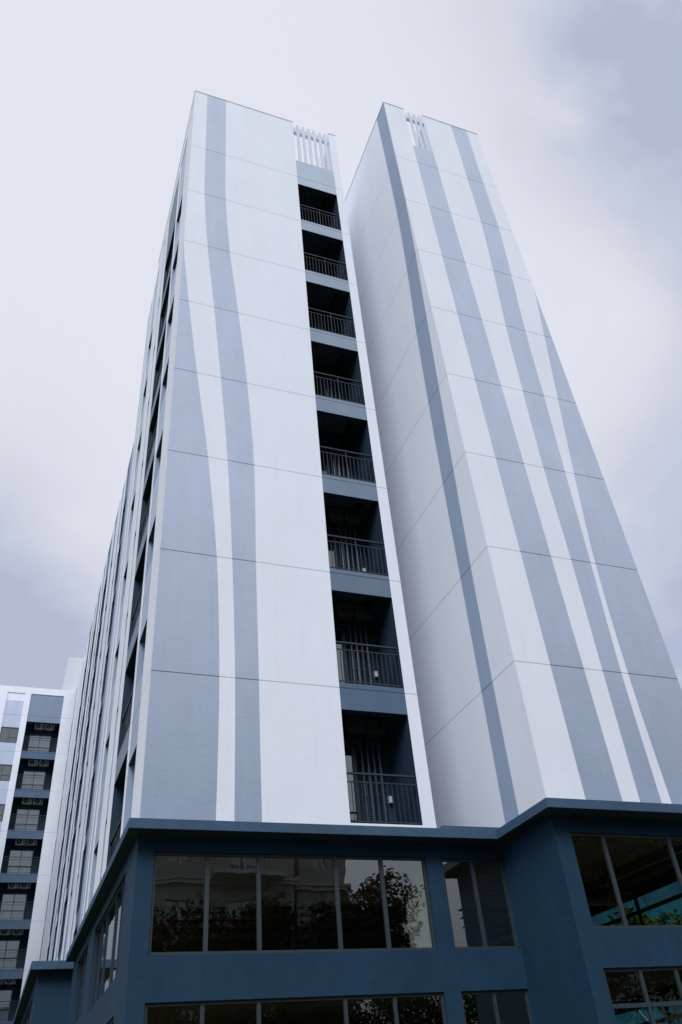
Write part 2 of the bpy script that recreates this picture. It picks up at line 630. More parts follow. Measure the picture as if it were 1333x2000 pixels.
def railing(parent, T, a, b, zf, h=1.06, e=0.05, step=0.1, r=0.007, bd=0.012):
    f = MB()
    slab(f, T, a, b, zf + h - 0.035, zf + h, e - 0.02, e + 0.03)
    slab(f, T, a, b, zf + h - 0.20, zf + h - 0.178, e - 0.006, e + 0.018)
    slab(f, T, a, b, zf + 0.06, zf + 0.082, e - 0.006, e + 0.018)
    k = int((b - a) / step)
    for i in range(k + 1):
        u = a + (b - a) * i / k
        rr = r
        if i in (0, k // 2, k):
            rr = r * 1.6
            u = min(max(u, a + rr), b - rr)
            slab(f, T, u - rr, u + rr, zf, zf + h - 0.035, e - 0.004 + .0005, e + 0.016)
        else:
            slab(f, T, u - rr, u + rr, zf + 0.082, zf + h - 0.20, e, e + bd)
    return f.build('railing', M['rail'], parent)


def TY(y):   # wall facing -y
    return lambda u, z, d: (u, y + d, z)


def TX(x):   # wall facing -x
    return lambda u, z, d: (x + d, u, z)


def interp(tab, z):
    """smooth value of a (value, z) table listed from the top down"""
    t = sorted([(b, a) for a, b in tab])
    if z <= t[0][0]:
        return t[0][1]
    if z >= t[-1][0]:
        return t[-1][1]
    for i in range(len(t) - 1):
        if t[i][0] <= z <= t[i + 1][0]:
            z0, v0 = t[i]
            z1, v1 = t[i + 1]
            m0 = (t[i + 1][1] - t[i - 1][1]) / (t[i + 1][0] - t[i - 1][0]) if i > 0 else (v1 - v0) / (z1 - z0)
            m1 = (t[i + 2][1] - t[i][1]) / (t[i + 2][0] - t[i][0]) if i + 2 < len(t) else (v1 - v0) / (z1 - z0)
            h = z1 - z0
            s = (z - z0) / h
            return ((2 * s ** 3 - 3 * s ** 2 + 1) * v0 + (s ** 3 - 2 * s ** 2 + s) * h * m0 +
                    (-2 * s ** 3 + 3 * s ** 2) * v1 + (s ** 3 - s ** 2) * h * m1)


def zlevels(z0, z1, step=0.75):
    n = max(1, int(round((z1 - z0) / step)))
    return [z0 + (z1 - z0) * i / n for i in range(n + 1)]


def stripes(mb, T, u0, u1, z0, z1, curves, mats, depth=0.0):
    """vertical painted bands whose edges follow the curves; mats has one more entry than curves"""
    zs = zlevels(z0, z1)
    for c, d in zip(zs, zs[1:]):
        lo = [u0] + [min(max(interp(t, c), u0), u1) for t in curves] + [u1]
        hi = [u0] + [min(max(interp(t, d), u0), u1) for t in curves] + [u1]
        for k, mt in enumerate(mats):
            if lo[k + 1] - lo[k] < 1e-4 and hi[k + 1] - hi[k] < 1e-4:
                continue
            mb.poly([T(lo[k], c, depth), T(lo[k + 1], c, depth), T(hi[k + 1], d, depth), T(hi[k], d, depth)], mt)


# ------------------------------------------------------------------ ground and street (setting)
g = MB()
g.box(-1500, 1500, -1500, 1500, GROUND - 0.5, GROUND)
struct(g.build('ground', M['grass']))
g = MB()
g.box(-60, 90, -13.0, -5.2, GROUND + 0.004 - 0.1, GROUND + 0.004)
struct(g.build('road', M['asphalt']))
g = MB()
g.box(-60, 90, -5.2, -2.5, GROUND + 0.004 - 0.1, GROUND + 0.13)
g.box(-60, 90, -16.5, -13.0, GROUND + 0.004 - 0.1, GROUND + 0.13)
struct(g.build('pavement', M['paving']))

ZC, ZB = -3.04, -3.216          # top and bottom of the podium cornice
FLOORS = list(range(-1, 7))     # storeys: floor slab at 3k
W, X2, X3, YP = 5.871, 7.281, 11.572, -1.897
ZT = 25.23

# ------------------------------------------------------------------ front tower
tw = thing('apartment_tower', 'white tower with wavy blue-grey stripes and a column of dark balconies on its front', 'building', (3.0, 3.0, ZC))
A_CURVE = [(0.0, 14.9), (0.05, 14.2), (0.28, 11.97), (0.62, 8.99), (0.80, 7.62), (1.00, 6.01), (1.28, 2.99), (1.35, 1.47), (1.39, 0.0),
           (1.39, -1.63), (1.37, -3.04)]
BL = [(0.48, 25.25), (0.53, 21.06), (0.57, 18.08), (0.76, 14.99), (1.03, 11.97), (1.28, 8.98), (1.50, 6.00),
      (1.64, 3.00), (1.72, 0.00), (1.72, -3.04)]
BR = [(1.24, 25.22), (1.27, 21.09), (1.31, 18.02), (1.48, 15.04), (1.77, 11.97), (2.02, 8.99), (2.19, 6.01),
      (2.20, 3.00), (2.23, 0.0), (2.23, -0.82), (2.25, -3.04)]
XL, XR = 4.02, 5.57             # balcony column
wl = MB()
TF = TY(0.0)
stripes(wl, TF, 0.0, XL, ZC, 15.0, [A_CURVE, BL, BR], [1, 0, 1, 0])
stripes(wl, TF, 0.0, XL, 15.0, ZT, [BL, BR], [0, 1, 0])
# reveal of the balcony column, parapet top and back, roof
wl.poly([(XL, 0, 22.22), (XL, 0.25, 22.22), (XL, 0.25, ZT), (XL, 0, ZT)], 0)
wl.poly([(0, 0, ZT), (XL, 0, ZT), (XL, 0.25, ZT), (0, 0.25, ZT)], 0)
wl.poly([(0.25, 0.25, 22.2), (XL, 0.25, 22.2), (XL, 0.25, ZT), (0.25, 0.25, ZT)], 0)
# parapet return along the left side
wl.poly([(0, 0.25, ZT), (0.25, 0.25, ZT), (0.25, 8.2, ZT), (0, 8.2, ZT)], 0)
wl.poly([(0.25, 0.25, 22.2), (0.25, 8.2, 22.2), (0.25, 8.2, ZT), (0.25, 0.25, ZT)], 0)
wl.poly([(0, 8.2, 24.0), (0.25, 8.2, 24.0), (0.25, 8.2, ZT), (0, 8.2, ZT)], 0)
wl.poly([(0, 8.2, 24.0), (W, 8.2, 24.0), (W, 10.7, 24.0), (0, 10.7, 24.0)], 0)
wl.poly([(0.25, 0.25, 22.2), (W, 0.25, 22.2), (W, 8.2, 22.2), (0.25, 8.2, 22.2)], 0)
wl.poly([(0.25, 8.2, 22.2), (W, 8.2, 22.2), (W, 8.2, 24.0), (0.25, 8.2, 24.0)], 0)
# right flank in the slot, rear
wl.poly([(W, 0, ZC), (W, 10.7, ZC), (W, 10.7, 22.2), (W, 0, 22.2)], 0)
wl.poly([(0, 10.7, ZC), (W, 10.7, ZC), (W, 10.7, 24.0), (0, 10.7, 24.0)], 0)
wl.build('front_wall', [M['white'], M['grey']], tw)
# pier right of the balconies
pr = MB()
pr.poly([(XR, 0, ZC), (W, 0, ZC), (W, 0, ZT), (XR, 0, ZT)], 0)
pr.poly([(XR, 0, 22.22), (XR, 2.6, 22.22), (XR, 2.6, ZT), (XR, 0, ZT)], 0)
pr.poly([(W, 0, 22.2), (W, 2.6, 22.2), (W, 2.6, ZT), (W, 0, ZT)], 0)
pr.poly([(XR, 0, ZT), (W, 0, ZT), (W, 2.6, ZT), (XR, 2.6, ZT)], 0)
pr.poly([(XR, 2.6, 22.2), (W, 2.6, 22.2), (W, 2.6, ZT), (XR, 2.6, ZT)], 0)
# white sill strip under the lowest balcony
pr.poly([(XL, 0, ZC), (XR, 0, ZC), (XR, 0, -2.86), (XL, 0, -2.86)], 0)
pr.poly([(XL, 0, -2.86), (XR, 0, -2.86), (XR, 0.06, -2.86), (XL, 0.06, -2.86)], 0)
pr.build('pier', M['white'], tw)
# roof screen: slats before a cross beam
bm_ = MB()
bm_.box(XL, XR, 0.062, 0.20, 24.62, 24.94)
bm_.build('cross_beam', M['slat'], tw)
for i in range(6):
    x = XL + 0.2 + i * 0.237
    s = MB()
    s.box(x - 0.055, x + 0.055, 0.0, 0.06, 22.22, 25.1)
    s.build('louver_slat', M['slat'], tw)
cp = MB()
cp.box(-0.012, XL, -0.012, 0.26, ZT + 0.001, ZT + 0.035)
cp.box(-0.012, 0.26, 0.26, 8.2, ZT + 0.001, ZT + 0.035)
cp.build('coping', M['coping'], tw)
cp = MB()
cp.box(XR, W + 0.012, -0.012, 2.6, ZT + 0.001, ZT + 0.035)
cp.build('coping', M['coping'], tw)
# spandrels, from the roof down
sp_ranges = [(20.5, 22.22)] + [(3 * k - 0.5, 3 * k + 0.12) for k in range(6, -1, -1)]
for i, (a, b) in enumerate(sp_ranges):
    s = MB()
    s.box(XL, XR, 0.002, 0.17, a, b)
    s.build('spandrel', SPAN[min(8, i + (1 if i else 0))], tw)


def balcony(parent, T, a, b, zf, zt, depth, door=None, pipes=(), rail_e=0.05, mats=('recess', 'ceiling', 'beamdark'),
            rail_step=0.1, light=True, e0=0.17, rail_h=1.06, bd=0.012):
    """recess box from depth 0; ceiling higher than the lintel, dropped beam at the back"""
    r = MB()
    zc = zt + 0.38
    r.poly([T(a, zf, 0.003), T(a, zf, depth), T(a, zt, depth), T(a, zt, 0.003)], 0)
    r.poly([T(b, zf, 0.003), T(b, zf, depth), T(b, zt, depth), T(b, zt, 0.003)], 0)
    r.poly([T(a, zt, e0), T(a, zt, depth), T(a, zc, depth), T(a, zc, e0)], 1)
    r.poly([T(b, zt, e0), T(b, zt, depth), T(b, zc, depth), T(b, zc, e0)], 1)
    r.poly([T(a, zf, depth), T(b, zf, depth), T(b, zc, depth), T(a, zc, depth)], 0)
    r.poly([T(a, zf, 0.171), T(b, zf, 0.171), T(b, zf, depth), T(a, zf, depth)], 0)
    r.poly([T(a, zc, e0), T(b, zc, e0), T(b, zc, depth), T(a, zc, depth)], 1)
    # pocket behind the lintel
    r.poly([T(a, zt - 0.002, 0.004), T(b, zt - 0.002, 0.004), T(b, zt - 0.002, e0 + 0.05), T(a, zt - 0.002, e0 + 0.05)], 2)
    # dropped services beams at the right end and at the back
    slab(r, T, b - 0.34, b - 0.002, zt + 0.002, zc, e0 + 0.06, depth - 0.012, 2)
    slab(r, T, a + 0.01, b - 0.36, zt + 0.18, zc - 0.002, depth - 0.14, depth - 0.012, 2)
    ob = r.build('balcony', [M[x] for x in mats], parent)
    railing(ob, T, a + 0.004, b - 0.004, zf, rail_h, rail_e, rail_step, bd=bd)
    if door:
        d0, d1 = door
        fr = MB()
        dd = depth - 0.06
        z1 = zf + 2.12
        slab(fr, T, d0, d0 + 0.05, zf + .01, z1, dd, dd + 0.05)
        slab(fr, T, d1 - 0.09, d1, zf + .01, z1, dd, dd + 0.05)
        slab(fr, T, d0 + .05, d1 - .09, z1 - 0.06, z1, dd, dd + 0.05)
        slab(fr, T, d0 + .05, d1 - .09, zf + 0.42, zf + 0.47, dd, dd + 0.05)
        slab(fr, T, d0 + .05, d1 - .09, zf + .01, zf + 0.07, dd, dd + 0.05)
        fo = fr.build('door', M['darkframe'], ob)
    return ob


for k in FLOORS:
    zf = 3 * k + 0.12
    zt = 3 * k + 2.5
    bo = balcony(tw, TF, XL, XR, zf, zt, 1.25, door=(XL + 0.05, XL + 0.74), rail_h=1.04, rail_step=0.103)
    # door pane, drain pipes, meter box, ceiling lamp, two outdoor units are things of the balcony
    pn = MB()
    pn.poly([(XL + .10, 1.215, zf + .07), (XL + .65, 1.215, zf + .07), (XL + .65, 1.215, zf + 2.06), (XL + .10, 1.215, zf + 2.06)])
    pn.build('door_pane', M['wglass'], bo)
    for j in range(4):
        q = MB()
        x = XL + 0.86 + j * 0.14
        q.tube((x, 1.14, zf), (x, 1.14, zt + 0.37), 0.045 if j % 2 else 0.038, n=10)
        q.tube((x, 1.14, zf + 0.95), (x, 1.14, zf + 1.0), 0.052, n=10)
        q.build('drain_pipe', M['pipe'], bo, smooth=False)
    q = MB()
    q.box(XR - 0.14, XR - 0.06, 1.16, 1.24, zf + 0.86, zf + 1.0)
    q.build('meter_box', M['box'], bo)
    q = MB()
    q.tube((XL + .60, 0.62, zt + 0.35), (XL + .60, 0.62, zt + 0.379), 0.10, n=20)
    q.build('ceiling_lamp', M['ceiling'], bo)

# left flank, y 0 .. 10.7, facing -x
TS = TX(0.0)
WIN_A = (1.27, 2.56)
BAL_A = (2.80, 5.10)
SLOT = (5.95, 6.42)
WIN_B = (7.62, 8.92)
holes = []
for k in FLOORS:
    z = 3 * k
    holes.append((WIN_A[0], WIN_A[1], z + 0.68, z + 2.03, 0.42, 2, 0.012, 4))
    holes.append((BAL_A[0], BAL_A[1], z + 0.12, z + 2.5))
    holes.append((SLOT[0], SLOT[1], z + 1.30, z + 2.03, 0.30, 2, 0.01, 4))
    holes.append((WIN_B[0], WIN_B[1], z + 0.68, z + 2.03, 0.35, 2, 0.012, 4))
sm = MB()
bands = [(0, WIN_A[0], 0, 0), (WIN_A[0], WIN_A[1], 1, 0.012), (WIN_A[1], BAL_A[0], 0, 0), (BAL_A[0], BAL_A[1], 3, 0.004),
         (BAL_A[1], SLOT[0], 0, 0), (SLOT[0], SLOT[1], 1, 0.01), (SLOT[1], WIN_B[0], 0, 0), (WIN_B[0], WIN_B[1], 1, 0.012),
         (WIN_B[1], 9.36, 0, 0), (9.36, 9.95, 1, 0.01), (9.95, 10.2, 0, 0), (10.2, 10.7, 1, 0.008)]
facade(sm, TS, [b for b in bands if b[1] <= 8.2 or True], ZC, 24.0, holes)
sm.poly([(0, 0, 24.0), (0, 8.2, 24.0), (0, 8.2, ZT), (0, 0, ZT)], 0)
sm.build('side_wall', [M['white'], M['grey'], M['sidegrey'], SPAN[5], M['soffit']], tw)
for k in FLOORS:
    z = 3 * k
    balcony(tw, TS, BAL_A[0], BAL_A[1], z + 0.12, z + 2.5, 1.2, rail_h=1.04, rail_step=0.12, rail_e=0.06, bd=0.005)
    window(tw, TS, WIN_A[0], WIN_A[1], z + 0.68, z + 2.03, 0.36, mull=[1.75], glass='wglass', frame='darkframe', room=0.5)
    window(tw, TS, WIN_B[0], WIN_B[1], z + 0.68, z + 2.03, 0.29, mull=[8.1], glass='wglass', frame='darkframe', room=0.5)
    window(tw, TS, SLOT[0], SLOT[1], z + 1.30, z + 2.03, 0.24, glass='wglass', frame='darkframe', room=0.4)

# ------------------------------------------------------------------ right tower
rt = thing('stair_tower', 'windowless white tower with blue-grey stripes and three roof slats, right of the gap',
           'building', (9.4, 3.0, ZC))
S1L, S1R = 8.17, 9.03
C2L = [(10.34, 25.23), (10.29, 20.99), (10.25, 17.95), (10.09, 14.99), (9.88, 12.01), (9.74, 8.98), (9.63, 5.98), (9.60, 3.01),
       (9.52, 0.01), (9.45, -3.04)]
C2R = [(11.07, 25.23), (11.0, 20.98), (10.98, 17.96), (10.80, 14.96), (10.59, 11.98), (10.46, 9.00), (10.31, 5.99),
       (10.17, 3.00), (10.02, 0.0), (9.98, -3.04)]
C3L = [(11.572, 15.0), (11.55, 14.3), (11.29, 12.00), (10.94, 8.98), (10.59, 5.96), (10.31, 3.00), (10.20, 0.0), (10.23, -3.04)]
TR = TY(YP)
rm = MB()
stripes(rm, TR, X2, S1L, ZC, ZT, [], [0])
stripes(rm, TR, S1L, S1R, ZC, 22.3, [], [1])
stripes(rm, TR, S1R, X3, ZC, 15.0, [C2L, C2R, C3L], [0, 1, 0, 1])
stripes(rm, TR, S1R, X3, 15.0, ZT, [C2L, C2R], [0, 1, 0])
# side facing the gap, with its own darker stripe
SN = [(-1.90, 25.23), (-1.86, 21.0), (-1.84, 18.0), (-1.72, 15.06), (-1.55, 12.14), (-1.37, 9.0), (-1.20, 5.94), (-1.04, 3.0), (-0.93, 0),
      (-0.86, -3.04)]
SF = [(-1.17, 25.05), (-1.18, 21.03), (-1.16, 18.06), (-1.03, 15.09), (-0.81, 12.01), (-0.67, 8.98), (-0.56, 6.0),
      (-0.49, 3.02), (-0.41, 0.01), (-0.31, -3.04)]
stripes(rm, TX(X2), YP, 9.0, ZC, ZT, [SN, SF], [0, 2, 0])
stripes(rm, TX(X3), YP, 9.0, ZC, ZT, [], [0])
rm.poly([(X2, 9, ZC), (X3, 9, ZC), (X3, 9, ZT), (X2, 9, ZT)], 0)
# parapets (0.2 thick) and the roof behind them, open behind the slats
rm.poly([(X2, YP, ZT), (S1L, YP, ZT), (S1L, YP + .2, ZT), (X2, YP + .2, ZT)], 0)
rm.poly([(S1R, YP, ZT), (X3, YP, ZT), (X3, YP + .2, ZT), (S1R, YP + .2, ZT)], 0)
rm.poly([(S1L, YP, 22.3), (S1L, YP + .2, 22.3), (S1L, YP + .2, ZT), (S1L, YP, ZT)], 0)
rm.poly([(S1R, YP, 22.3), (S1R, YP + .9, 22.3), (S1R, YP + .9, ZT), (S1R, YP, ZT)], 0)
rm.poly([(S1L, YP, 22.3), (S1R, YP, 22.3), (S1R, YP + 11, 22.3), (S1L, YP + 11, 22.3)], 0)
rm.poly([(X2 + .2, YP + .2, 22.2), (S1L, YP + .2, 22.2), (S1L, YP + .2, ZT), (X2 + .2, YP + .2, ZT)], 0)
rm.poly([(S1R, YP + .2, 22.2), (X3 - .2, YP + .2, 22.2), (X3 - .2, YP + .2, ZT), (S1R, YP + .2, ZT)], 0)
rm.poly([(X2 + .2, YP + .2, 22.2), (X2 + .2, 9, 22.2), (X2 + .2, 9, ZT), (X2 + .2, YP + .2, ZT)], 0)
rm.poly([(X2, YP + .2, ZT), (X2 + .2, YP + .2, ZT), (X2 + .2, 9, ZT), (X2, 9, ZT)], 0)
rm.poly([(X2, YP + .2, 22.1), (X3, YP + .2, 22.1), (X3, 9, 22.1), (X2, 9, 22.1)], 0)
rm.build('wall', [M['white'], M['grey'], M['sidegrey']], rt)
cp = MB()
cp.box(X2 - 0.012, S1L, YP - 0.012, YP + 0.21, ZT + 0.001, ZT + 0.035)
cp.box(X2 - 0.012, X2 + 0.21, YP + 0.21, 9.0, ZT + 0.001, ZT + 0.035)
cp.build('coping', M['coping'], rt)
cp = MB()
cp.box(S1R, X3 + 0.012, YP - 0.012, YP + 0.21, ZT + 0.001, ZT + 0.035)
cp.build('coping', M['coping'], rt)
bm_ = MB()
bm_.box(S1L, S1R, YP + 0.042, YP + 0.16, 24.62, 24.94)
bm_.build('cross_beam', M['slat'], rt)
for x in (8.40, 8.62, 8.84):
    s = MB()
    s.box(x - 0.05, x + 0.05, YP + 0.0, YP + 0.04, 22.3, 25.12)
    s.build('louver_slat', M['slat'], rt)

# ------------------------------------------------------------------ long block behind, x = 0.6, y 10.7 .. 49.8
XB = 0.60
lb = thing('apartment_block', 'long striped apartment block running back behind the balcony tower, seen almost edge-on', 'building', (4.0, 30.0, ZC))
TB = TX(XB)
bal_cols = [(19.8, 21.1), (27.3, 29.6), (32.9, 34.8), (38.0, 40.2), (48.7, 49.8)]
win_cols = [(22.2, 23.1), (25.0, 26.0), (30.6, 31.5), (35.9, 36.8), (42.2, 42.8), (44.5, 45.1)]
bands = [(10.7, 17.2, 1), (17.2, 17.8, 0), (17.8, 19.8, 1), (19.8, 21.1, 3), (21.1, 22.1, 0), (22.1, 23.1, 1), (23.1, 24.7, 0),
         (24.7, 26.3, 1), (26.3, 27.3, 0), (27.3, 29.6, 3), (29.6, 30.4, 0), (30.4, 31.8, 1), (31.8, 32.9, 0), (32.9, 34.8, 3),
         (34.8, 35.6, 0), (35.6, 37.0, 1), (37.0, 38.0, 0), (38.0, 40.2, 3), (40.2, 40.9, 0), (40.9, 41.3, 1), (41.3, 42.1, 0),
         (42.1, 42.9, 1), (42.9, 44.4, 0), (44.4, 45.2, 1), (45.2, 46.5, 0), (46.5, 47.1, 1), (47.1, 48.7, 0), (48.7, 49.84, 2)]
holes = []
for k in FLOORS:
    for a, b in bal_cols:
        holes.append((a, b, 3 * k + 0.12, 3 * k + 2.5))
    for a, b in win_cols:
        holes.append((a, b, 3 * k + 0.68, 3 * k + 2.03, 0.22, 1, 0.02, 4))
bm2 = MB()
bands = [(a, b, m, 0.0 if m == 0 else 0.02) for a, b, m in bands]
facade(bm2, TB, bands, ZC, 23.4, holes)
# parapet pieces that step up along the roof
bm2.poly([(XB, 24.0, 23.4), (XB, 36.0, 23.4), (XB, 36.0, 23.9), (XB, 24.0, 23.9)], 0)
bm2.poly([(XB, 24.0, 23.4), (XB + .3, 24.0, 23.4), (XB + .3, 24.0, 23.9), (XB, 24.0, 23.9)], 0)
bm2.poly([(XB, 10.7, 23.4), (9, 10.7, 23.4), (9, 49.84, 23.4), (XB, 49.84, 23.4)], 0)
bm2.poly([(9, 10.7, ZC), (9, 49.84, ZC), (9, 49.84, 23.4), (9, 10.7, 23.4)], 0)
bm2.poly([(W, 10.71, ZC), (9, 10.71, ZC), (9, 10.71, 23.4), (W, 10.71, 23.4)], 0)
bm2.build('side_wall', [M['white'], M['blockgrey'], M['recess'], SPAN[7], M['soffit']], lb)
for k in FLOORS:
    for a, b in bal_cols:
        balcony(lb, TB, a, b, 3 * k + 0.12, 3 * k + 2.5, 1.1, rail_step=0.3, rail_e=0.10, bd=0.004)
    for a, b in win_cols:
        window(lb, TB, a, b, 3 * k + 0.68, 3 * k + 2.03, 0.16, glass='wglass', frame='darkframe', room=0.4)

# ------------------------------------------------------------------ wing at the far end, facing -y
YW = 49.85
wg = thing('wing_building', 'distant white wing at the left edge with air conditioners on its dark balconies',
           'building', (-6, 53, GROUND))
TW = TY(YW)
bays = [(-2.85, -0.29), (-9.7, -7.14)]
wcols = [(-4.63, -3.31), (-12.0, -10.7)]
holes = []
for k in range(-3, 7):
    for a, b in bays:
        holes.append((a, b, 3 * k + 0.11, 3 * k + 2.5))
    for a, b in wcols:
        holes.append((a, b, 3 * k + 0.68, 3 * k + 1.95, 0.12, 2, 0.06))
wm = MB()


def wing_mat(z):
    return 4 if z > 20.4 else 3


bands = [(-16, -12.0, 0), (-12.0, -10.7, lambda z: 0 if z > 22.2 else 1, 0.06), (-10.7, -9.7, 0), (-9.7, -7.14, wing_mat, 0.05),
         (-7.14, -4.63, 0), (-4.63, -3.31, lambda z: 0 if z > 22.2 else 1, 0.06), (-3.31, -2.85, 0),
         (-2.85, -0.29, wing_mat, 0.05), (-0.29, 0.62, 0)]
facade(wm, TW, bands, GROUND, 22.88, holes, zextra=(20.4, 22.21))
wm.poly([(-16, YW, 22.88), (0.62, YW, 22.88), (0.62, YW, 23.42), (-16, YW, 23.42)], 0)
for a, b in wcols + bays:
    wm.poly([(a, YW, 22.88), (b, YW, 22.88), (b, YW + .06, 22.88), (a, YW + .06, 22.88)], 0)
wm.poly([(-16, YW, 23.42), (9, YW, 23.42), (9, YW + 12, 23.42), (-16, YW + 12, 23.42)], 0)
wm.poly([(-16, YW, GROUND), (-16, YW + 12, GROUND), (-16, YW + 12, 23.42), (-16, YW, 23.42)], 0)
wm.poly([(9, YW, GROUND), (9, YW + 12, GROUND), (9, YW + 12, 23.42), (9, YW, 23.42)], 0)
wm.poly([(-16, YW + 12, GROUND), (9, YW + 12, GROUND), (9, YW + 12, 23.42), (-16, YW + 12, 23.42)], 0)
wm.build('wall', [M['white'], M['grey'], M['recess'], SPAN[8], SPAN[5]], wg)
st = MB()
st.box(-0.40, 3.2, YW + 0.3, YW + 5, 23.44, 26.66)
st.build('stair_head', plaster('weathered_off_white', (0.56, 0.585, 0.62), var=0.05, bump=0.1), wg)
shade_arm = MB()  # unseen block added out of view to shade the wing's lower floors
for y0_, y1_ in ((22.0, YW - 0.002),):
    TA = lambda u, z, d: (-12.5 - d, u, z)
    ho = []
    for k in range(-3, 7):
        for y in range(24, 48, 4):
            ho.append((y, y + 1.6, 3 * k + 0.7, 3 * k + 2.0, 0.2, 2))
    facade(shade_arm, TA, [(y0_, y1_, 0)], GROUND, 23.4, ho)
    shade_arm.poly([(-12.5, y0_, GROUND), (-23.5, y0_, GROUND), (-23.5, y0_, 23.4), (-12.5, y0_, 23.4)])
    shade_arm.poly([(-12.5, y0_, 23.4), (-23.5, y0_, 23.4), (-23.5, y1_, 23.4), (-12.5, y1_, 23.4)])
    for k in range(-3, 7):
        for y in range(24, 48, 4):
            shade_arm.poly([(-12.7, y, 3 * k + .7), (-12.7, y + 1.6, 3 * k + .7), (-12.7, y + 1.6, 3 * k + 2), (-12.7, y, 3 * k + 2)], 2)
    shade_arm.poly([(-23.5, y0_, GROUND), (-23.5, y1_, GROUND), (-23.5, y1_, 23.4), (-23.5, y0_, 23.4)])
shade_arm.build('added_shade_arm', [M['white'], M['grey'], M['recess']], wg)
dk = simple('wing_spandrel_paint', (0.10, 0.155, 0.235), rough=0.7)
for bi, (a, b) in enumerate(bays):
    for k in range(-3, 7):
        zf, zt = 3 * k + 0.11, 3 * k + 2.5
        bo = balcony(wg, TW, a, b, zf, zt, 1.45, rail_step=0.11, rail_e=0.09, rail_h=1.14)
        window(bo, TW, a + .40, b - .49, zf + 0.01, zf + 1.98, 1.36, mull=[a + 1.22], trans=[zf + 0.82, zf + 1.72] if False else [zf + 0.85],
               fw=0.04, mw=0.05, glass='wglass', frame='darkframe')
        # grandchildren stay at most one level below the balcony: curtain is a part of the wing
        q = MB()
        n = 14
        wid = (b - .55) - (a + .45)
        if k in (2, 1, -1):
            pts = [(a + .45 + wid * i / n, YW + 1.425 + 0.012 * math.sin(i * 2.4)) for i in range(n + 1)]
        else:
            pts = [(a + .45 + wid * i / n, YW + 1.428) for i in range(n + 1)]
        for (xa, ya), (xb, yb) in zip(pts, pts[1:]):
            q.poly([(xa, ya, zf + .05), (xb, yb, zf + .05), (xb, yb, zf + 1.93), (xa, ya, zf + 1.93)])
        q.build('curtain', M['curtain'], bo)
for a, b in wcols:
    for k in range(-3, 7):
        window(wg, TW, a + .02, b - .02, 3 * k + 0.70, 3 * k + 1.93, 0.09, mull=[a + .64], trans=[3 * k + 1.12],
               tr_span=(a + .67, b - .07), fw=0.035, mw=0.045, glass='wglass', frame='darkframe', room=0.2)

# air conditioners on the wing's balconies
def make_ac():
    t = thing('air_conditioner', 'x', 'air conditioner', (0, 0, 0), 'outdoor units on the wing balconies')
    c = MB()
    c.box(-0.36, 0.36, -0.14, 0.14, 0.03, 0.50)
    c.build('casing', M['casing'], t, bevel=0.02)
    f = MB()
    f.tube((-0.10, -0.155, 0.265), (-0.10, -0.141, 0.265), 0.19, n=24)
    f.build('fan_grille', M['fan'], t)
    h = MB()
    h.tube((-0.10, -0.168, 0.265), (-0.10, -0.156, 0.265), 0.05, n=12)
    h.build('fan_hub', M['casing'], t)
    b = MB()
    for x in (-0.25, 0.25):
        b.box(x - .02, x + .02, -0.16, 0.30, -0.03, 0.025)
        b.box(x - .02, x + .02, 0.27, 0.30, -0.25, -0.031)
    b.box(-.229, .229, 0.27, 0.298, -0.10, -0.06)
    b.build('bracket', M['frame'], t)
    v = MB()
    for i in range(5):
        v.box(0.16, 0.32, -0.147, -0.141, 0.12 + i * .07, 0.15 + i * .07)
    v.build('vent', M['fan'], t)
    return t


FN = {6: 'topmost', 5: 'second', 4: 'third', 3: 'fourth', 2: 'fifth', 1: 'sixth', 0: 'seventh', -1: 'eighth'}
ac0 = make_ac()
first = True
for k in range(6, -2, -1):
    for side, x in (('left', -1.83), ('right', -1.02)):
        if k <= -1:
            continue
        if first:
            o = ac0
            first = False
        else:
            o = ac0.copy()
            C.objects.link(o)
            for ch in ac0.children:
                c2 = ch.copy()
                C.objects.link(c2)
                c2.parent = o
                c2.matrix_parent_inverse = Matrix.Identity(4)
        o.location = (x, YW + 1.14, 3 * k + 2.33)
        o['label'] = '%s air conditioner of the pair on the %s balcony from the top of the wing' % (side, FN[k] if k < 6 else 'first')
for k, nm_ in ((-1, 'lowest'), (0, 'second lowest'), (1, 'third lowest')):
    for side, x in (('left', XL + 0.66), ('right', XL + 1.14)):
        o = ac0.copy()
        C.objects.link(o)
        for ch in ac0.children:
            c2 = ch.copy()
            C.objects.link(c2)
            c2.parent = o
            c2.matrix_parent_inverse = Matrix.Identity(4)
            c2.material_slots[0].link = 'OBJECT'
            c2.material_slots[0].material = M['fan'] if ch.name.startswith(('fan_g', 'vent')) else M['shadecase']  # casing, hub and bracket coloured dark to stand in for recess shade
        o.scale = (0.6, 0.8, 0.75)
        o.location = (x, 0.93, 3 * k + 2.36)
        o['group'] = 'outdoor units high in the tower balconies'
        o['label'] = '%s air conditioner high inside the %s dark balcony of the white tower front' % (side, nm_)
for ch in ac0.children:
    ch.matrix_parent_inverse = Matrix.Identity(4)

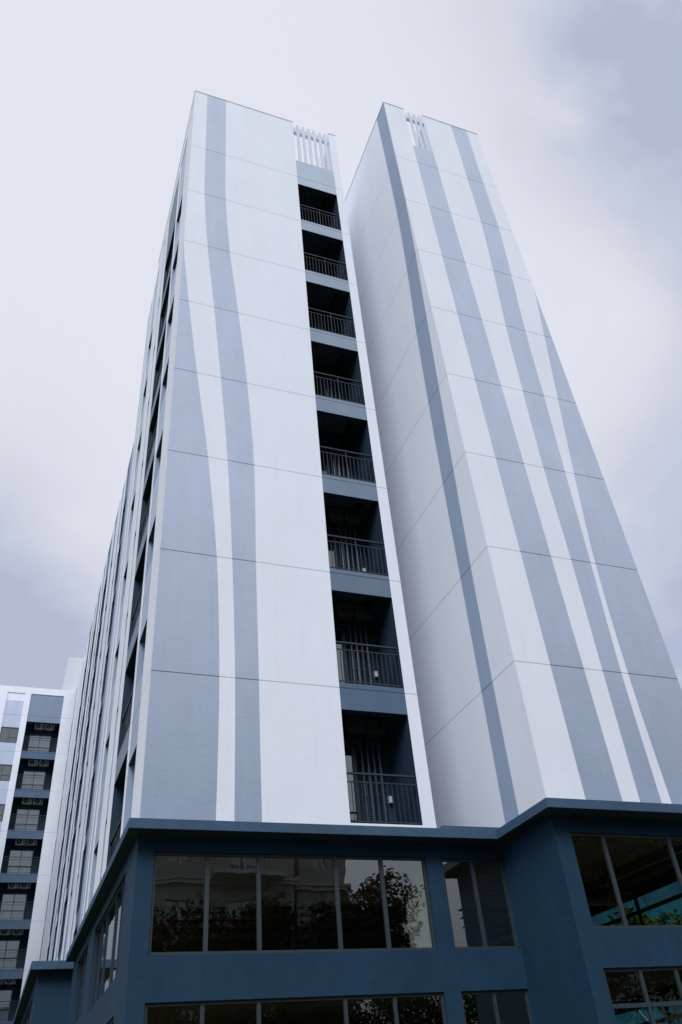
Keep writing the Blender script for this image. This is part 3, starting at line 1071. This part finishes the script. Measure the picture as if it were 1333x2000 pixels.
# ------------------------------------------------------------------ podium
pd = thing('podium', 'dark navy podium with wide dark windows and a cornice under both towers', 'building',
           (6, 5, GROUND))
XPR = 12.25
pm = MB()
W1 = (0.30, 5.53, -5.08, -3.46)
W2 = (5.87, 7.27 - 0.003, -5.08, -3.47)
W3 = (0.30, 5.54, -7.30, -5.745)
W4 = (5.87, 7.27 - 0.003, -7.30, -5.745)
facade(pm, TF, [(0, X2, 0)], GROUND, ZB, [W1 + (0.09,), W2 + (0.09,), W3 + (0.09,), W4 + (0.09,)], reveal_m=0)
TRP = TY(YP)
R1 = (7.615, 11.6, -5.13, -3.50)
R2 = (7.615, 11.6, -7.30, -5.735)
facade(pm, TRP, [(X2, XPR, 0)], GROUND, ZB, [R1 + (0.09,), R2 + (0.09,)], reveal_m=0)
facade(pm, TX(X2), [(YP, 0.0, 0)], GROUND, ZB)
SW1 = (1.35, 6.20, -5.13, -3.45)
SW2 = (7.45, 9.95, -4.95, -3.45)
SW3 = (1.35, 6.20, -7.30, -5.73)
facade(pm, TS, [(0, 11.3, 0)], GROUND, ZB, [SW1 + (0.09,), SW2 + (0.09,), SW3 + (0.09,)], reveal_m=0)
pm.build('wall', M['navy'], pd)
# cornice: one L-shaped ring of boxes butted end to end
cm = MB()
OV, OS, OR_ = 0.43, 0.23, 0.32
cm.box(-OS, X2 - OR_, -OV, 0.6, ZB, ZC, 0, 1)
cm.box(-OS, 0.6, 0.6, 11.25, ZB, ZC, 0, 1)
cm.box(X2 - OR_, XPR + 0.3, YP - OV, 0.6, ZB, ZC, 0, 1)
cm.box(0.6, XPR + 0.3, 0.6, 11.25, ZB, ZC, 0, 1)
cm.build('cornice', [M['cornice'], M['beamdark']], pd, bevel=0.008)  # undersides coloured near black, their shade put into the colour
# low upstand in the gap between the towers
um = MB()
um.box(W + 0.003, X2 - 0.003, -0.25, 0.1, ZC, -2.93)
um.build('upstand', M['cornice'], pd)
window(pd, TF, *W1, 0.05, mull=[1.25, 2.185, 3.67, 4.60], fw=0.05, mw=0.075)
window(pd, TF, *W2, 0.05, mull=[6.565], fw=0.05, mw=0.075)
window(pd, TF, *W3, 0.05, mull=[1.225, 2.16, 3.68, 4.60], fw=0.05, mw=0.065)
window(pd, TF, *W4, 0.05, mull=[6.565], fw=0.05, mw=0.065)
window(pd, TRP, *R1, 0.05, mull=[8.375, 9.91, 10.8], fw=0.05, mw=0.075)
window(pd, TRP, *R2, 0.05, mull=[8.40, 9.16, 10.0, 10.8], trans=[-6.285], fw=0.05, mw=0.065)
window(pd, TS, *SW1, 0.05, mull=[2.03, 2.92, 4.36, 5.23], fw=0.035, mw=0.04, frame='darkframe')
window(pd, TS, *SW2, 0.05, mull=[8.7], fw=0.035, mw=0.04, frame='darkframe')
window(pd, TS, *SW3, 0.05, mull=[2.03, 2.92, 4.36, 5.23], fw=0.035, mw=0.04, frame='darkframe')

# interior of the podium: slabs, beams, columns, services, far window wall
im = MB()
im.box(0.02, XPR - .02, 0.601, 11.2, -3.34, -3.218)
im.box(X2 + .02, XPR - .02, YP + .02, 0.6, -3.34, -3.218)
im.box(0.02, X2, 0.03, 0.6, -3.34, -3.218)
im.box(0.15, XPR - .15, 0.15, 11.2, -5.55, -5.32)
im.box(X2 + .15, XPR - .15, YP + .15, 0.149, -5.55, -5.32)
im.box(0.02, XPR - .02, 11.2, 11.3, GROUND, ZB)
im.box(0.15, XPR - .15, 0.15, 11.2, -7.7, -7.5)
for y in (2.9, 6.4):
    im.box(0.1, XPR - 0.1, y, y + 0.3, -3.62, -3.342)
im.box(7.0, 7.3, 0.61, 2.89, -3.60, -3.342)
im.box(5.35, 5.75, 0.20, 0.62, -5.31, -3.35)
im.box(0.15, 0.5, 6.5, 6.9, -5.31, -3.35)
im.box(0.15, 6.9, 7.6, 7.7, -5.31, -3.35)
im.build('interior', M['concrete'], pd)
pp = MB()
for y, z, r in ((2.0, -3.60, .025), (5.1, -3.62, .025)):
    pp.tube((0.9, y, z), (11.9, y, z), r, n=8)
pp.tube((7.4, 0.2, -3.75), (9.6, 0.2, -3.75), .02, n=8)
pp.tube((7.6, 6.0, -3.85), (12.0, 6.0, -3.85), .03, n=8)
pp.tube((1.6, 5.1, -3.62), (1.6, 5.1, -4.1), .02, n=8)
pp.build('sprinkler_pipe', M['redpipe'], pd, smooth=True)
dm = MB()
for x, z, r in ((10.2, -3.62, .06), (10.5, -3.60, .05), (10.9, -3.66, .09), (11.4, -3.58, .05)):
    dm.tube((x, -1.6, z), (x - .5, 10.9, z), r, n=10)
for y, z, r in ((3.4, -3.66, .07), (3.7, -3.60, .04), (4.3, -3.7, .05), (5.6, -3.6, .06)):
    dm.tube((0.4, y, z), (7.2, y, z), r, n=10)
    dm.tube((7.4, y + .2, z), (9.9, y + .2, z), r * .7, n=10)
for i in range(8):
    dm.tube((8.0 + i * .22, 1.2 + .1 * (i % 3), -3.34), (8.0 + i * .22, 1.2 + .1 * (i % 3), -3.6), .008, n=5)
dm.build('service_pipe', M['duct'], pd, smooth=True)
bl = MB()
bl.tube((2.42, 1.3, -3.80), (2.42, 1.3, -3.68), 0.05, n=14)
bl.box(8.28, 8.44, 0.9, 1.02, -3.62, -3.5)
bl.build('ceiling_fitting', M['blue'], pd)
# far right window wall
TXR = lambda u, z, d: (XPR - d, u, z)
fw_ = MB()
FH = (-1.6, 10.2, -5.12, -3.58)
FH2 = (-1.6, 10.2, -7.25, -5.75)
facade(fw_, TXR, [(YP, 11.3, 0)], GROUND, ZB, [FH + (0.12,), FH2 + (0.12,)])
fw_.build('far_wall', M['navy'], pd)
for h in (FH, FH2):
    window(pd, TXR, *h, 0.03, mull=[0.35, 2.35, 4.35, 6.35, 8.35], trans=[h[3] - 0.36], fw=0.06, mw=0.08, frame='darkframe',
           name='far_window', glass='clear')
# pale notice film stuck inside the right-hand pane
fl = MB()
fl.box(5.04, 5.45, 0.10, 0.108, -5.03, -4.33)
fl.build('glass_film', simple('milky_film', (0.36, 0.41, 0.42), rough=0.8, var=0.25, scale=12), pd)

# ------------------------------------------------------------------ second, lower podium at the left
pa = thing('podium_annex', 'small dark navy annex with its own cornice at the lower left corner',
           'building', (2, 30, GROUND))
am = MB()
AX, AY = -0.85, 12.35
facade(am, TY(AY), [(AX, 0.6, 0)], GROUND, -3.26)
AW = (14.0, 30.0, -5.1, -3.6)
facade(am, TX(AX), [(AY, 49.7, 0)], GROUND, -3.26, [AW + (0.1,)])
am.build('wall', M['navy'], pa)
am = MB()
am.box(AX - 0.24, 4.0, AY - 0.36, 49.7, -3.26, ZC - 0.004, 0, 1)
am.box(0.3, 4.0, AY - 0.28, AY + .1, ZC - .003, ZC + 0.14)
am.build('cornice', [M['cornice'], M['beamdark']], pa, bevel=0.008)  # underside again carries its shade in the colour
window(pa, TX(AX), *AW, 0.05, mull=[16, 18, 20, 22, 24, 26, 28], fw=0.05, mw=0.05, room=1.5)

# ------------------------------------------------------------------ across the street (seen in the glass)
def house(x0, x1, y, z1, label, storeys, cols):
    """balconied villa facing +y"""
    h = thing('neighbour_house', label, 'house', ((x0 + x1) / 2, y - 5, GROUND))
    T = lambda u, z, d: (u, y - d, z)
    mb = MB()
    ho = []
    for zf in storeys:
        for (a, b, kind) in cols:
            if kind == 'win':
                ho.append((a, b, zf + 0.9, zf + 2.3, 0.2))
            elif kind == 'door':
                ho.append((a, b, zf + 0.05, zf + 2.3, 0.2))
    facade(mb, T, [(x0, x1, 0)], GROUND, z1, ho)
    mb.poly([(x0, y, GROUND), (x0, y - 10, GROUND), (x0, y - 10, z1), (x0, y, z1)])
    mb.poly([(x1, y, GROUND), (x1, y - 10, GROUND), (x1, y - 10, z1), (x1, y, z1)])
    mb.poly([(x0, y - 10, GROUND), (x1, y - 10, GROUND), (x1, y - 10, z1), (x0, y - 10, z1)])
    mb.poly([(x0, y, z1), (x1, y, z1), (x1, y - 10, z1), (x0, y - 10, z1)])
    mb.build('wall', M['house'], h)
    for zf in storeys:
        c = MB()
        c.box(x0 - .2, x1 + .2, y, y + .25, zf - .45, zf - .2)
        c.box(x0 - .2, x1 + .2, y + .002, y + .35, zf - .2, zf - .05)
        c.build('moulding', M['housetrim'], h)
        for (a, b, kind) in cols:
            if kind in ('win', 'door'):
                window(h, T, a, b, zf + (0.9 if kind == 'win' else .05), zf + 2.3, 0.12, mull=[(a + b) / 2], frame='darkframe',
                       glass='wglass', room=0.5)
            if kind == 'bal':
                s = MB()
                s.box(a, b, y + .36, y + 1.5, zf - .2, zf)
                s.build('balcony', M['housetrim'], h)
                f = MB()
                n = int((b - a) / 0.22)
                for i in range(n + 1):
                    x = a + .05 + (b - a - .1) * i / n
                    f.box(x - .035, x + .035, y + 1.38, y + 1.46, zf, zf + .95)
                f.box(a, b, y + 1.34, y + 1.5, zf + .95, zf + 1.06)
                f.build('balustrade', M['housetrim'], h)
    return h


house(-14, 14.5, -36, 12.5, 'pale villa with balustraded balconies mirrored in the widest podium window',
      [-8.9, -5.3, -1.7, 1.9, 5.5, 9.0],
      [(-12, -10, 'win'), (-8, -3, 'bal'), (-6.5, -5, 'door'), (0.3, 3.2, 'bal'), (1.0, 2.4, 'door'), (4.2, 5.2, 'win'),
       (6.6, 8.0, 'win'), (9.2, 13.6, 'bal'), (10.4, 12.2, 'door')])
house(15.3, 18.6, -37.5, 10.5, 'narrow plain house beside the villa, mirrored in the podium glass', [-8.9, -5.3, -1.7, 1.9, 5.5],
      [(16.3, 17.4, 'win')])


house(36, 70, -40, 12.0, 'long dim house behind the tall tree, mirrored at the right of the podium glass', [-8.9, -5.3, -1.7, 1.9, 5.5],
      [(38, 40, 'win'), (43, 45, 'win'), (48, 50, 'win')])


# ------------------------------------------------------------------ trees and shrubs
def tree(name, label, cat, base, crowns, nleaf, lsize, mat, group=None, trunk_r=0.16, seed=1):
    """tapered trunk, limbs into every clump, crown of leaf-sized faces spread through the clumps"""
    rnd = random.Random(seed)
    b = Vector(base)
    t = thing(name, label, cat, base, group)
    tm = MB()
    cz = sum(c[0][2] for c in crowns) / len(crowns)
    fork = Vector((b.x + rnd.uniform(-.2, .2), b.y + rnd.uniform(-.2, .2), b.z + (cz - b.z) * 0.55))
    mid = b.lerp(fork, .5) + Vector((rnd.uniform(-.12, .12), rnd.uniform(-.12, .12), 0))
    tm.tube(b, mid, trunk_r, trunk_r * .8, n=10)
    tm.tube(mid, fork, trunk_r * .8, trunk_r * .62, n=10)
    for c, r in crowns:
        c = Vector(c)
        k1 = fork.lerp(c, .55) + Vector((rnd.uniform(-.2, .2), rnd.uniform(-.2, .2), rnd.uniform(0, .3)))
        tm.tube(fork, k1, trunk_r * .45, trunk_r * .25, n=7)
        tm.tube(k1, c, trunk_r * .25, trunk_r * .1, n=6)
        for _ in range(5):
            d = Vector((rnd.gauss(0, 1), rnd.gauss(0, 1), rnd.gauss(0.3, 1))).normalized() * r * rnd.uniform(.7, 1.0)
            tm.tube(c, c + d, trunk_r * .09, trunk_r * .03, n=4, cap=False)
    tm.build('trunk', M['bark'], t, smooth=True)
    lm = MB()
    tot_r = sum(r ** 2 for c, r in crowns)
    for c, r in crowns:
        c = Vector(c)
        n = int(nleaf * r * r / tot_r)
        ncl = max(6, n // 14)
        for _ in range(ncl):
            d = Vector((rnd.gauss(0, 1), rnd.gauss(0, 1), rnd.gauss(0, 1))).normalized()
            cc = c + d * r * (rnd.random() ** .45) * rnd.uniform(.75, 1.12)
            for _ in range(14):
                p = cc + Vector((rnd.gauss(0, .13), rnd.gauss(0, .13), rnd.gauss(0, .10))) * (r * .75)
                ax = Vector((rnd.gauss(0, 1), rnd.gauss(0, 1), rnd.gauss(-.4, .7))).normalized()
                sd_ = ax.cross(Vector((rnd.gauss(0, 1), rnd.gauss(0, 1), rnd.gauss(0, 1)))).normalized()
                L = lsize * rnd.uniform(.7, 1.3)
                lm.poly([p, p + ax * L * .45 + sd_ * L * .2, p + ax * L, p + ax * L * .45 - sd_ * L * .2])
    lm.build('crown', M[mat], t)
    return t


def crown(c, r, n, seed, flat=.75):
    rnd = random.Random(seed)
    out = []
    for _ in range(n):
        d = Vector((rnd.uniform(-1, 1), rnd.uniform(-1, 1), rnd.uniform(-1, 1) * flat))
        out.append(((c[0] + d.x * r, c[1] + d.y * r, c[2] + d.z * r), r * rnd.uniform(.35, .6)))
    return out


GT = 'street trees mirrored in the podium glass'
tree('street_tree', 'broad dark tree mirrored in the right half of the widest podium window', 'tree',
     (11.0, -22, GROUND), crown((10.7, -22, -2.1), 3.2, 17, 3), 42000, .24, 'leaf', GT, seed=3)
tree('street_tree', 'lower dark tree mirrored in the left half of the widest podium window', 'tree', (5.5, -23, GROUND),
     crown((5.0, -23, -2.6), 3.3, 16, 5), 38000, .24, 'leaf', GT, seed=5)
tree('street_tree', 'low bushy tree mirrored at the foot of the small podium window', 'tree', (19.0, -25, GROUND),
     crown((18.6, -25, -4.2), 3.0, 14, 8), 30000, .24, 'leaf', GT, seed=8)
tree('street_tree', 'tall dark tree mirrored in the podium window under the windowless tower', 'tree', (28.3, -21, GROUND),
     crown((28.6, -21, 0.6), 5.2, 22, 9), 42000, .34, 'leaf', GT, seed=9, trunk_r=.25)
tree('street_tree', 'far dark tree beyond the tall one, mirrored at the right edge of the glass', 'tree', (36, -25, GROUND),
     crown((36, -25, 1.0), 6.0, 20, 10), 30000, .40, 'leaf', GT, seed=10, trunk_r=.25)
# greenery right of the podium, seen through it
GS = 'green shrubs behind the podium glass'
SH = [((15.6, 0.2, GROUND), (15.6, 0.0, -4.1), 1.2, 'tall leafy shrub behind the right podium window, nearest the frame edge', 21),
      ((15.8, 3.2, GROUND), (15.8, 3.0, -4.9), 1.1, 'middle leafy shrub behind the right podium window, before the teal netting', 22),
      ((16.0, 6.6, GROUND), (16.0, 7.2, -4.1), 1.2, 'leafy shrub at the left end of the far podium windows', 23),
      ((15.5, -2.6, GROUND), (15.5, -2.6, -4.9), 1.2, 'leafy shrub right of the podium, just past the frame edge', 24)]
for bs, cc, rr, lab, sd_ in SH:
    tree('shrub', lab, 'shrub', bs, crown(cc, rr, 9, sd_, 1.2), 3600, .20, 'leaf2', GS, trunk_r=.07, seed=sd_)

# scaffold with teal netting right of the podium
sc = thing('netted_scaffold', 'scaffold wrapped in teal netting, seen through the lower right podium glass', 'scaffold',
           (19.0, 4, GROUND))
nm = MB()
ny, nz = 26, 18
rnd = random.Random(4)
gridp = [[(19.0 + 0.09 * math.sin(i * 1.1) + rnd.uniform(-.03, .03), -4 + i * 0.9, -6.6 + j * .36)
          for j in range(nz + 1)] for i in range(ny + 1)]
for i in range(ny):
    for j in range(nz):
        nm.poly([gridp[i][j], gridp[i + 1][j], gridp[i + 1][j + 1], gridp[i][j + 1]])
nm.build('netting', M['net'], sc, smooth=True)
for i in range(0, 14):
    y = -4 + i * 1.8
    q = MB()
    q.tube((19.25, y, GROUND), (19.25, y, 0.0), .03, n=6)
    q.build('pole', M['box'], sc)
q = MB()
for z in (-5.8, -4.2, -2.6, -1.0):
    q.tube((19.22, -4, z), (19.22, 19.4, z), .025, n=6)
q.build('rail', M['box'], sc)
q = MB()
for i in range(6):
    y = -4 + i * 3.6
    q.tube((18.85, y, -6.5), (18.85, y + 3.6, -2.6), .022, n=6)
q.build('brace', M['box'], sc)
